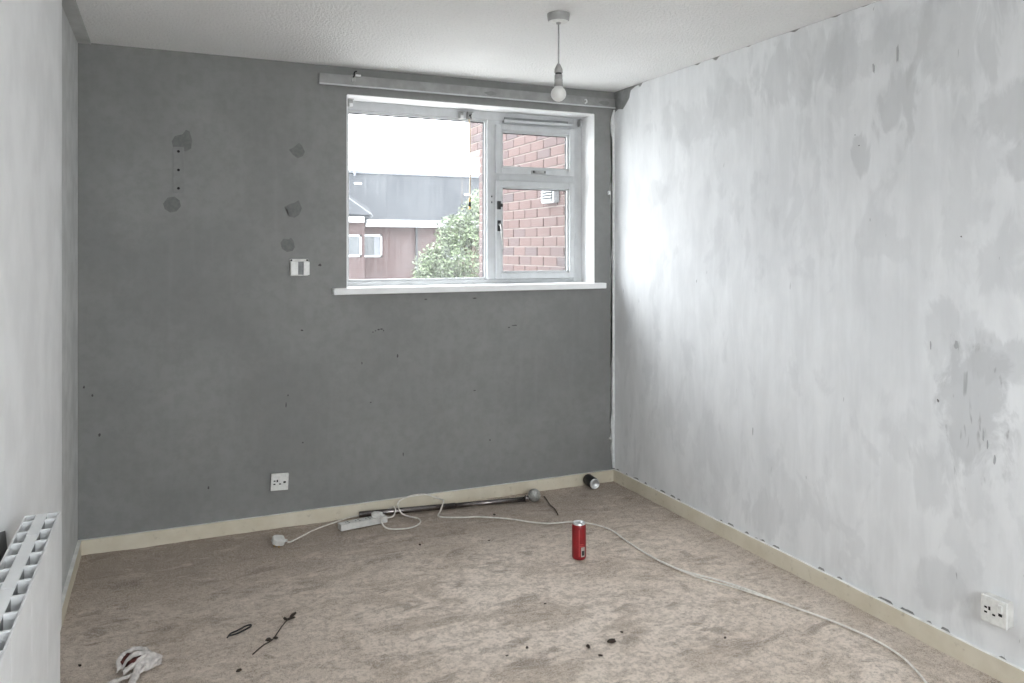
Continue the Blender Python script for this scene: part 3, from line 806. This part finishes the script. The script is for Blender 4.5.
# the second pass of the same cord, just beside the first near the middle of the room
pts2 = [(2.075, 2.98, .005), (2.085, 2.86, .009), (2.13, 2.74, .006), (2.195, 2.63, .005), (2.245, 2.50, .006), (2.285, 2.41, .009)]
bm = bmesh.new(); tube(bm, [Vector(p) - off for p in spline(pts2, 8)], CR * .8, 8); obj('cord_strand', bm, M['cable'], t, sm=True)

# ------------------------------------------------------------------ cans
t = thing('drink_can', 'tall red drink can standing upright on the carpet', 'can', (1.753, 3.181, 0), math.radians(-28), 'drink cans on the carpet')
prof = [(0, .006), (.020, .008), (.0250, .001), (.028, .001), (.0315, .006), (.0325, .011)]
bm = bmesh.new(); lathe(bm, prof[:4], 40, 1); lathe(bm, prof[3:], 40, 0)
lathe(bm, [(.0325, .011), (.0325, .146), (.0315, .152), (.0285, .159)], 40, 0)
o = obj('can_body', bm, [M['red'], M['alu']], t, sm=True)
bm = bmesh.new(); lathe(bm, [(.0285, .159), (.0265, .162), (.0275, .1655), (.0265, .1675), (.0248, .1665), (.0240, .1625), (0, .1630)], 40); lid = obj('lid', bm, M['alu'], t, sm=True)
bm = bmesh.new(); box(bm, -.008, .008, -.012, .010, .1635, .1650, bev=.0007); obj('pull_tab', bm, M['alu'], lid)


def decal(parent, name, a0, a1, z0, z1, mat, r=.0328):
    bm = bmesh.new(); n = max(2, int(abs(a1 - a0) / 6)); lo = []; hi = []
    for k in range(n + 1):
        a = math.radians(a0 + (a1 - a0) * k / n)
        lo.append(bm.verts.new((r * math.cos(a), r * math.sin(a), z0))); hi.append(bm.verts.new((r * math.cos(a), r * math.sin(a), z1)))
    for k in range(n): bm.faces.new((lo[k], lo[k + 1], hi[k + 1], hi[k]))
    ob = obj(name, bm, M[mat], parent); md = ob.modifiers.new('t', 'SOLIDIFY'); md.thickness = .0003
    return ob


# camera sees the can from about -119 deg (world); local angles add 28
decal(t, 'print_band', -92, -86, .018, .140, 'dark_red')
decal(t, 'print_panel', -74, -38, .016, .060, 'print_white')
decal(t, 'print_block', -68, -44, .022, .044, 'print_black', .0330)
decal(t, 'print_lines', -82, -48, .062, .067, 'dark_red', .0330)
decal(t, 'print_lines', -82, -52, .071, .075, 'dark_red', .0330)

ca = Vector((2.333, 4.036, .033)); cb = Vector((2.345, 4.150, .0335)); dd = cb - ca
t = thing('drink_can', 'black drink can lying on its side in the far corner', 'can', (ca.x, ca.y, 0), (0, 0, math.atan2(dd.y, dd.x)), 'drink cans on the carpet')
o = obj('can_body', lathe(bmesh.new(), [(.0311, .007), (.0328, .016), (.0328, .100), (.0315, .106), (.027, .114), (0, .114)], 40), M['black_can'], t, (0, 0, .0345), (0, PI / 2, 0), sm=True)
obj('can_base', lathe(bmesh.new(), [(0, .015), (.012, .012), (.0225, .005), (.0255, .0), (.0285, .001), (.0312, .0072)], 40), M['alu'], t, (0, 0, .0345), (0, PI / 2, 0), sm=True)


# ------------------------------------------------------------------ litter on the carpet
t = thing('crumpled_tissue', 'crumpled white tissue with dark red stains on the carpet', 'tissue', (-.085, 2.935, 0), math.radians(10))


def crumple(cx, cy, cz, sx, sy, sz, seed, amp=.35):
    bm = bmesh.new(); bmesh.ops.create_icosphere(bm, subdivisions=4, radius=1)
    for v in bm.verts:
        n = v.co.normalized()
        k = 1 + amp * noise.noise(n * 1.7 + Vector((seed, 0, 0))) + amp * .7 * abs(noise.noise(n * 4.2 + Vector((0, seed, 0)))) - amp * .25
        v.co = Vector((cx + n.x * k * sx, cy + n.y * k * sy, max(.001, cz + n.z * k * sz)))
    return bm


def sheet(pts, w, seed, lift=.012):
    """a folded ribbon of tissue following pts"""
    bm = bmesh.new(); P = spline(pts, 7); rows = []
    for i, p in enumerate(P):
        a = P[max(i - 1, 0)]; b = P[min(i + 1, len(P) - 1)]; tt = (b - a).normalized(); sd = Vector((-tt.y, tt.x, 0)).normalized()
        row = []
        for k in range(7):
            s = (k / 6 - .5) * 2
            ww = w * (1 + .35 * noise.noise(Vector((i * .35, seed, 0))))
            row.append(bm.verts.new(p + sd * s * ww + Vector((0, 0, lift * (1 - s * s) + .006 * noise.noise(Vector((i * .4, k * .7, seed)))))))
        rows.append(row)
    for A, Bq in zip(rows, rows[1:]):
        for k in range(6): bm.faces.new((A[k], A[k + 1], Bq[k + 1], Bq[k]))
    return bm


def ribbon(name, pts, w, seed, mat, lift=.012):
    o = obj(name, sheet(pts, w, seed, lift), M[mat], t, sm=True); md = o.modifiers.new('s', 'SOLIDIFY'); md.thickness = .0015
    return o


obj('wad', crumple(.035, .01, .020, .046, .036, .022, 3.3), M['tissue'], t, sm=True)
ribbon('fold', [(-.045, .02, .004), (-.045, .055, .030), (-.005, .075, .040), (.030, .060, .038), (.035, .025, .036), (.0, -.005, .030), (-.045, -.010, .012)], .012, 1.5, 'tissue')
ribbon('fold', [(-.040, .030, .012), (-.010, .026, .044), (.030, .022, .040), (.060, .010, .030)], .011, 4.1, 'tissue')
ribbon('tail', [(-.095, -.040, .002), (-.050, -.035, .008), (.0, -.030, .012), (.03, -.01, .02)], .011, 7.7, 'tissue', .006)
ribbon('tail', [(-.030, -.085, .002), (-.015, -.055, .012), (.0, -.02, .026), (.012, .005, .034)], .012, 9.2, 'tissue', .008)
obj('stain', crumple(-.010, .044, .026, .032, .024, .020, 5.1, .3), M['tissue_stain'], t, sm=True)
obj('stain', crumple(-.004, .004, .034, .020, .013, .012, 8.4, .3), M['tissue_stain'], t, sm=True)

bm = bmesh.new(); tube(bm, spline([(0, 0, .004), (.030, .006, .004), (.060, .022, .005), (.082, .038, .006), (.084, .052, .006), (.064, .048, .006), (.036, .026, .006), (.010, .008, .008), (-.004, -.012, .004)], 6), .0030, 7)
tag(obj('hair_band', bm, M['black_plastic'], None, (.215, 3.060, 0), sm=True), 'black elastic hair band twisted into a narrow loop', 'hair band')

t = thing('dry_twig', 'long dry dark twig with curled leaf bits on the carpet', 'twig', (.285, 2.890, 0))
bm = bmesh.new(); tube(bm, spline([(0, 0, .003), (.040, .045, .005), (.075, .075, .004), (.105, .130, .006), (.130, .180, .005), (.160, .225, .006)], 5), [.0022] * 26, 6); obj('stem', bm, M['twig'], t, sm=True)
for k, (x, y, r) in enumerate(((.062, .082, .016), (.088, .082, .014), (.158, .215, .020), (.172, .240, .018), (.140, .222, .010))):
    bm = bmesh.new(); bmesh.ops.create_icosphere(bm, subdivisions=2, radius=1)
    for v in bm.verts:
        n = v.co.copy(); q = 1 + .5 * noise.noise(n * 2 + Vector((k * 3.1, 0, 0))); v.co = Vector((n.x * r * q, n.y * r * .55 * q, n.z * .004 * q))
    obj('curled_leaf', bm, M['twig'], t, (x, y, .005), (.2, .2, .9 + k), sm=True)

bm = bmesh.new(); tube(bm, spline([(2.0, 4.045, .003), (1.985, 3.98, .005), (1.965, 3.90, .003), (1.955, 3.82, .004), (1.93, 3.735, .003)], 6), .0030, 6)
tag(obj('thread', bm, M['twig'], None, sm=True), 'thin dark broken thread beside the grey pole end', 'thread')

FL = [(1.489, 2.454, .018, 'largest dark crumb of dirt in the middle of the front carpet'), (1.392, 2.458, .012, 'dark crumb of dirt just left of the largest crumb'), (1.40, 2.387, .009, 'dark crumb of dirt in front of the largest crumb'),
      (1.884, 2.31, .007, 'lone dark crumb on the carpet near the trailing cable'), (-.265, 3.055, .008, 'small dark crumb on the carpet left of the crumpled tissue'), (1.455, 3.55, .006, 'tiny dark crumb on the carpet behind and left of the red can'),
      (1.128, 3.633, .009, 'dark crumb on the carpet in front of the looped cable'), (1.401, 2.826, .006, 'lone tiny dark crumb on the pale carpet in front of the red can'), (1.188, 2.541, .008, 'dark crumb left of the crumb cluster on the front carpet'),
      (1.56, 2.50, .007, 'small dark crumb just right of the largest crumb'), (.232, 2.80, .011, 'dark crumb on the carpet in front of the dry twig'), (1.62, 3.88, .010, 'dark crumb on the carpet behind the cable below the pole end'), (1.10, 2.52, .006, 'leftmost small dark crumb of the front carpet cluster')]
me = None
for k, (x, y, r, lab) in enumerate(FL):
    if me is None:
        bm = bmesh.new(); bmesh.ops.create_icosphere(bm, subdivisions=2, radius=1)
        for v in bm.verts:
            n = v.co.copy(); q = 1 + .55 * noise.noise(n * 1.6); v.co = Vector((n.x * q, n.y * q * .55, n.z * q * .35))
        o = obj('carpet_crumb', bm, M['twig']); me = o.data
    else:
        o = bpy.data.objects.new('carpet_crumb', me); C.objects.link(o)
    o.location = (x, y, r * .25); o.scale = (r, r, r); o.rotation_euler = (0, 0, k * 1.3)
    tag(o, lab, 'crumb', 'dirt crumbs on the carpet')

# ------------------------------------------------------------------ outside
GZ = -2.75
struct(obj('ground', B(-60, 90, YO - 40, 110, GZ - .3, GZ), M['bounce_ground']), 'ground outside below the window, made pale to bounce light indoors', 'ground')

# brick wing of the same building, at right angles to the window wall
WXX = 2.66; wing = thing('brick_wing', 'red brick side wing seen through the right hand panes', 'building', (WXX, YO, GZ))
by = lambda y: y - YO
bz = lambda z: z - GZ
bm = bmesh.new(); box(bm, .008, .9, 0, by(6.735), 0, bz(2.30)); box(bm, .008, .9, 0, by(7.00), bz(2.30), bz(4.3)); obj('mortar_core', bm, M['mortar'], wing)
brick_me = []
for w in (.215, .1025, .150):
    bm = bmesh.new(); box(bm, 0, .10, 0, w, 0, .065, bev=.003); m_ = bpy.data.meshes.new('brick'); bm.to_mesh(m_); bm.free(); m_.materials.append(M['brick']); brick_me.append((w, m_))
rest = bmesh.new(); nb = 0; course = 0
zc = GZ
rnd = random.Random(5)
while zc < 4.25:
    yend = 6.735 if zc < 2.29 else 7.00
    y = yend - (0.1125 if course % 2 else 0.0)
    seq = []
    if course % 2: seq.append((yend - .1025, 1))
    y -= .215
    while y > YO: seq.append((y, 0)); y -= .225
    for (y0, kind) in seq:
        w, m_ = brick_me[kind]
        if 1.13 < zc < 2.78 and y0 > 4.70 and nb < 300:
            o = bpy.data.objects.new('brick', m_); C.objects.link(o); o.parent = wing
            o.location = (rnd.uniform(-.0025, .001), by(y0), bz(zc)); nb += 1
        else:
            box(rest, 0, .02, by(y0), by(y0) + w, bz(zc), bz(zc) + .065)
    zc += .075; course += 1
o = obj('brickwork', rest, M['brick'], wing); o['kind'] = 'stuff'
vt = obj('wall_vent', B(-.050, .0, by(5.125), by(5.325), bz(1.770), bz(1.872), bev=.006), M['fascia'], wing)
for k in range(4): obj('louvre', B(-.062, -.050, by(5.140), by(5.310), bz(1.788 + k * .021), bz(1.788 + k * .021) + .009), M['fascia'], vt)
obj('louvre_shadow_gap', B(-.0515, -.0495, by(5.142), by(5.308), bz(1.785), bz(1.864)), M['hole'], vt)
obj('coping', B(-.05, 1.0, 0, by(7.06), bz(4.3), bz(4.45)), M['fascia'], wing)

# house across the grounds
HY = 28.0
hs = thing('brick_house', 'terraced brick house with grey slate roof across the garden', 'house', (6.0, HY, GZ))
hx = lambda x: x - 6.0
hy = lambda y: y - HY
obj('wall', B(hx(6.40), hx(34), 0, 7.5, 0, bz(2.30)), M['far_brick'], hs)
obj('wing_wall', B(hx(-14), hx(6.40), -.9, 7.5, 0, bz(2.42)), M['far_brick'], hs)


def roof(name, pts, mat='roof', thick=.08):
    bm = bmesh.new(); v = [bm.verts.new(p) for p in pts]; bm.faces.new(v)
    o = obj(name, bm, M[mat], hs); md = o.modifiers.new('s', 'SOLIDIFY'); md.thickness = thick; return o


zr, ze = bz(4.50), bz(2.42)
# roof planes lie in local xy rotated for the slate pattern
sl = math.atan2(zr - ze, 4.0); Ls = math.hypot(zr - ze, 4.0)
bm = bmesh.new(); box(bm, hx(-14), hx(34), 0, Ls, -.08, 0); o = obj('roof_slope', bm, M['roof'], hs, (0, -.40, ze), (sl, 0, 0))
bm = bmesh.new(); box(bm, hx(-14), hx(34), 0, Ls, -.08, 0); o = obj('roof_slope', bm, M['roof'], hs, (0, 7.6, ze), (PI - sl, 0, 0))
o.scale = (1, 1, -1)
obj('ridge', B(hx(-14), hx(34), 3.5, 3.72, zr - .04, zr + .10, bev=.03), M['lead'], hs)
# hipped roof of the projecting wing on the left: verge line runs down to its corner
e2 = bz(2.52)
roof('wing_roof', [(hx(-14), -1.3, e2), (hx(6.55), -1.3, e2), (hx(5.0), 1.9, e2 + 1.75), (hx(-14), 1.9, e2 + 1.75)])
roof('wing_hip', [(hx(6.55), -1.3, e2), (hx(6.75), .2, e2 + .35), (hx(5.0), 1.9, e2 + 1.75)])
bm = bmesh.new(); tube(bm, [(hx(6.55), -1.3, e2 + .03), (hx(5.0), 1.9, e2 + 1.78)], .05, 6); obj('hip_line', bm, M['fascia'], hs)
obj('fascia', B(hx(6.55), hx(34), -.45, -.38, bz(2.20), bz(2.42)), M['fascia'], hs); obj('gutter', B(hx(6.55), hx(34), -.56, -.44, bz(2.36), bz(2.45), bev=.02), M['fascia'], hs)
obj('fascia', B(hx(-14), hx(6.30), -1.32, -1.26, bz(2.32), bz(2.52)), M['fascia'], hs)
for k, (x, z0, z1, w, yo) in enumerate([(6.52, 1.11, 1.93, .73, 0), (5.50, 1.13, 1.90, .78, -.9), (9.6, 1.0, 1.95, 1.2, 0), (12.2, 1.0, 1.95, 1.2, 0), (16.2, 1.0, 1.95, 1.2, 0), (20, 1.0, 1.95, 1.2, 0), (2.2, 1.0, 1.9, 1.2, -.9), (-1.5, 1.0, 1.9, 1.2, -.9),
                                       (6.52, -1.6, -.5, .73, 0), (9.6, -1.6, -.5, 1.2, 0), (12.2, -1.6, -.5, 1.2, 0), (16.2, -1.6, -.5, 1.2, 0), (2.2, -1.6, -.5, 1.2, -.9)]):
    bm = bmesh.new(); X0, X1, Z0, Z1 = hx(x), hx(x + w), bz(z0), bz(z1); f = .07; y0, y1 = yo - .04, yo + .02
    box(bm, X0, X0 + f, y0, y1, Z0, Z1); box(bm, X1 - f, X1, y0, y1, Z0, Z1); box(bm, X0, X1, y0, y1, Z0, Z0 + f); box(bm, X0, X1, y0, y1, Z1 - f, Z1)
    if w > 1: box(bm, (X0 + X1) / 2 - .03, (X0 + X1) / 2 + .03, y0, y1, Z0, Z1)
    wo = obj('window', bm, M['fascia'], hs); obj('pane', B(X0 + .02, X1 - .02, yo - .015, yo + .01, Z0 + .02, Z1 - .02), M['far_glass'], wo)
    if k == 0: obj('curtain', B(X0 + .44, X0 + .64, yo - .022, yo - .016, Z0 + .07, Z1 - .07), M['lead'], wo)
obj('downpipe', B(hx(8.50), hx(8.57), -.14, -.06, 0, bz(2.2)), M['roof'], hs)
obj('chimney_pipe', B(hx(6.95), hx(7.03), 3.3, 3.38, zr - .6, zr + .35), M['lead'], hs)
for (x, y) in ((6.95, 2.9), (11.3, 2.2)): obj('roof_vent', B(hx(x) - .15, hx(x) + .15, hy(HY) + y - .40, hy(HY) + y - .1, ze + y * (zr - ze) / 4.0 - .02, ze + y * (zr - ze) / 4.0 + .08), M['fascia'], hs)

# leafy tree in front of the house
tr = thing('garden_tree', 'pale green leafy tree in front of the brick house', 'tree', (5.95, 15.6, GZ))
bm = bmesh.new(); tube(bm, spline([(0, 0, 0), (.05, .02, 1.4), (-.05, 0, 2.6), (.05, .05, 3.6), (.1, 0, 4.4)], 5), [.16 - .0055 * k for k in range(21)], 10); obj('trunk', bm, M['bark'], tr, sm=True)
bm = bmesh.new(); rnd = random.Random(21)
for k in range(22):
    a = rnd.uniform(0, 2 * PI); z0 = rnd.uniform(1.8, 4.0); r = rnd.uniform(.5, .9) * (1.1 - (z0 - 1.8) / 4)
    tube(bm, spline([(0, 0, z0), (r * .5 * math.cos(a), r * .5 * math.sin(a), z0 + .35), (r * math.cos(a), r * math.sin(a), z0 + .55)], 3), [.035, .032, .028, .024, .02, .016, .01], 5)
obj('branches', bm, M['bark'], tr)
bm = bmesh.new()
lobes = [(0, 0, 4.15, .72), (-.50, 0, 3.85, .55), (.55, .2, 4.3, .65), (.15, -.2, 4.75, .50), (-.55, .1, 3.2, .65), (.55, -.1, 3.3, .8), (0, 0, 2.6, .95), (.45, .1, 5.1, .42), (-.25, .2, 4.5, .42), (-.7, .2, 2.5, .6), (.8, 0, 2.3, .7), (-.75, .1, 3.75, .45), (-.85, 0, 3.35, .5)]
for k in range(22000):
    lx, ly, lz, lr = rnd.choice(lobes)
    dvec = Vector((rnd.gauss(0, 1), rnd.gauss(0, 1), rnd.gauss(0, 1))).normalized() * lr * rnd.uniform(.55, 1.08)
    p = Vector((lx, ly, lz)) + dvec
    u = Vector((rnd.gauss(0, 1), rnd.gauss(0, 1), rnd.gauss(0, 1))).normalized(); v = u.orthogonal().normalized(); s = rnd.uniform(.022, .05)
    q = [bm.verts.new(p + u * s), bm.verts.new(p + v * s * .5), bm.verts.new(p - u * s), bm.verts.new(p - v * s * .5)]
    bm.faces.new(q)
o = obj('foliage', bm, M['leaf'], tr); o['kind'] = 'stuff'
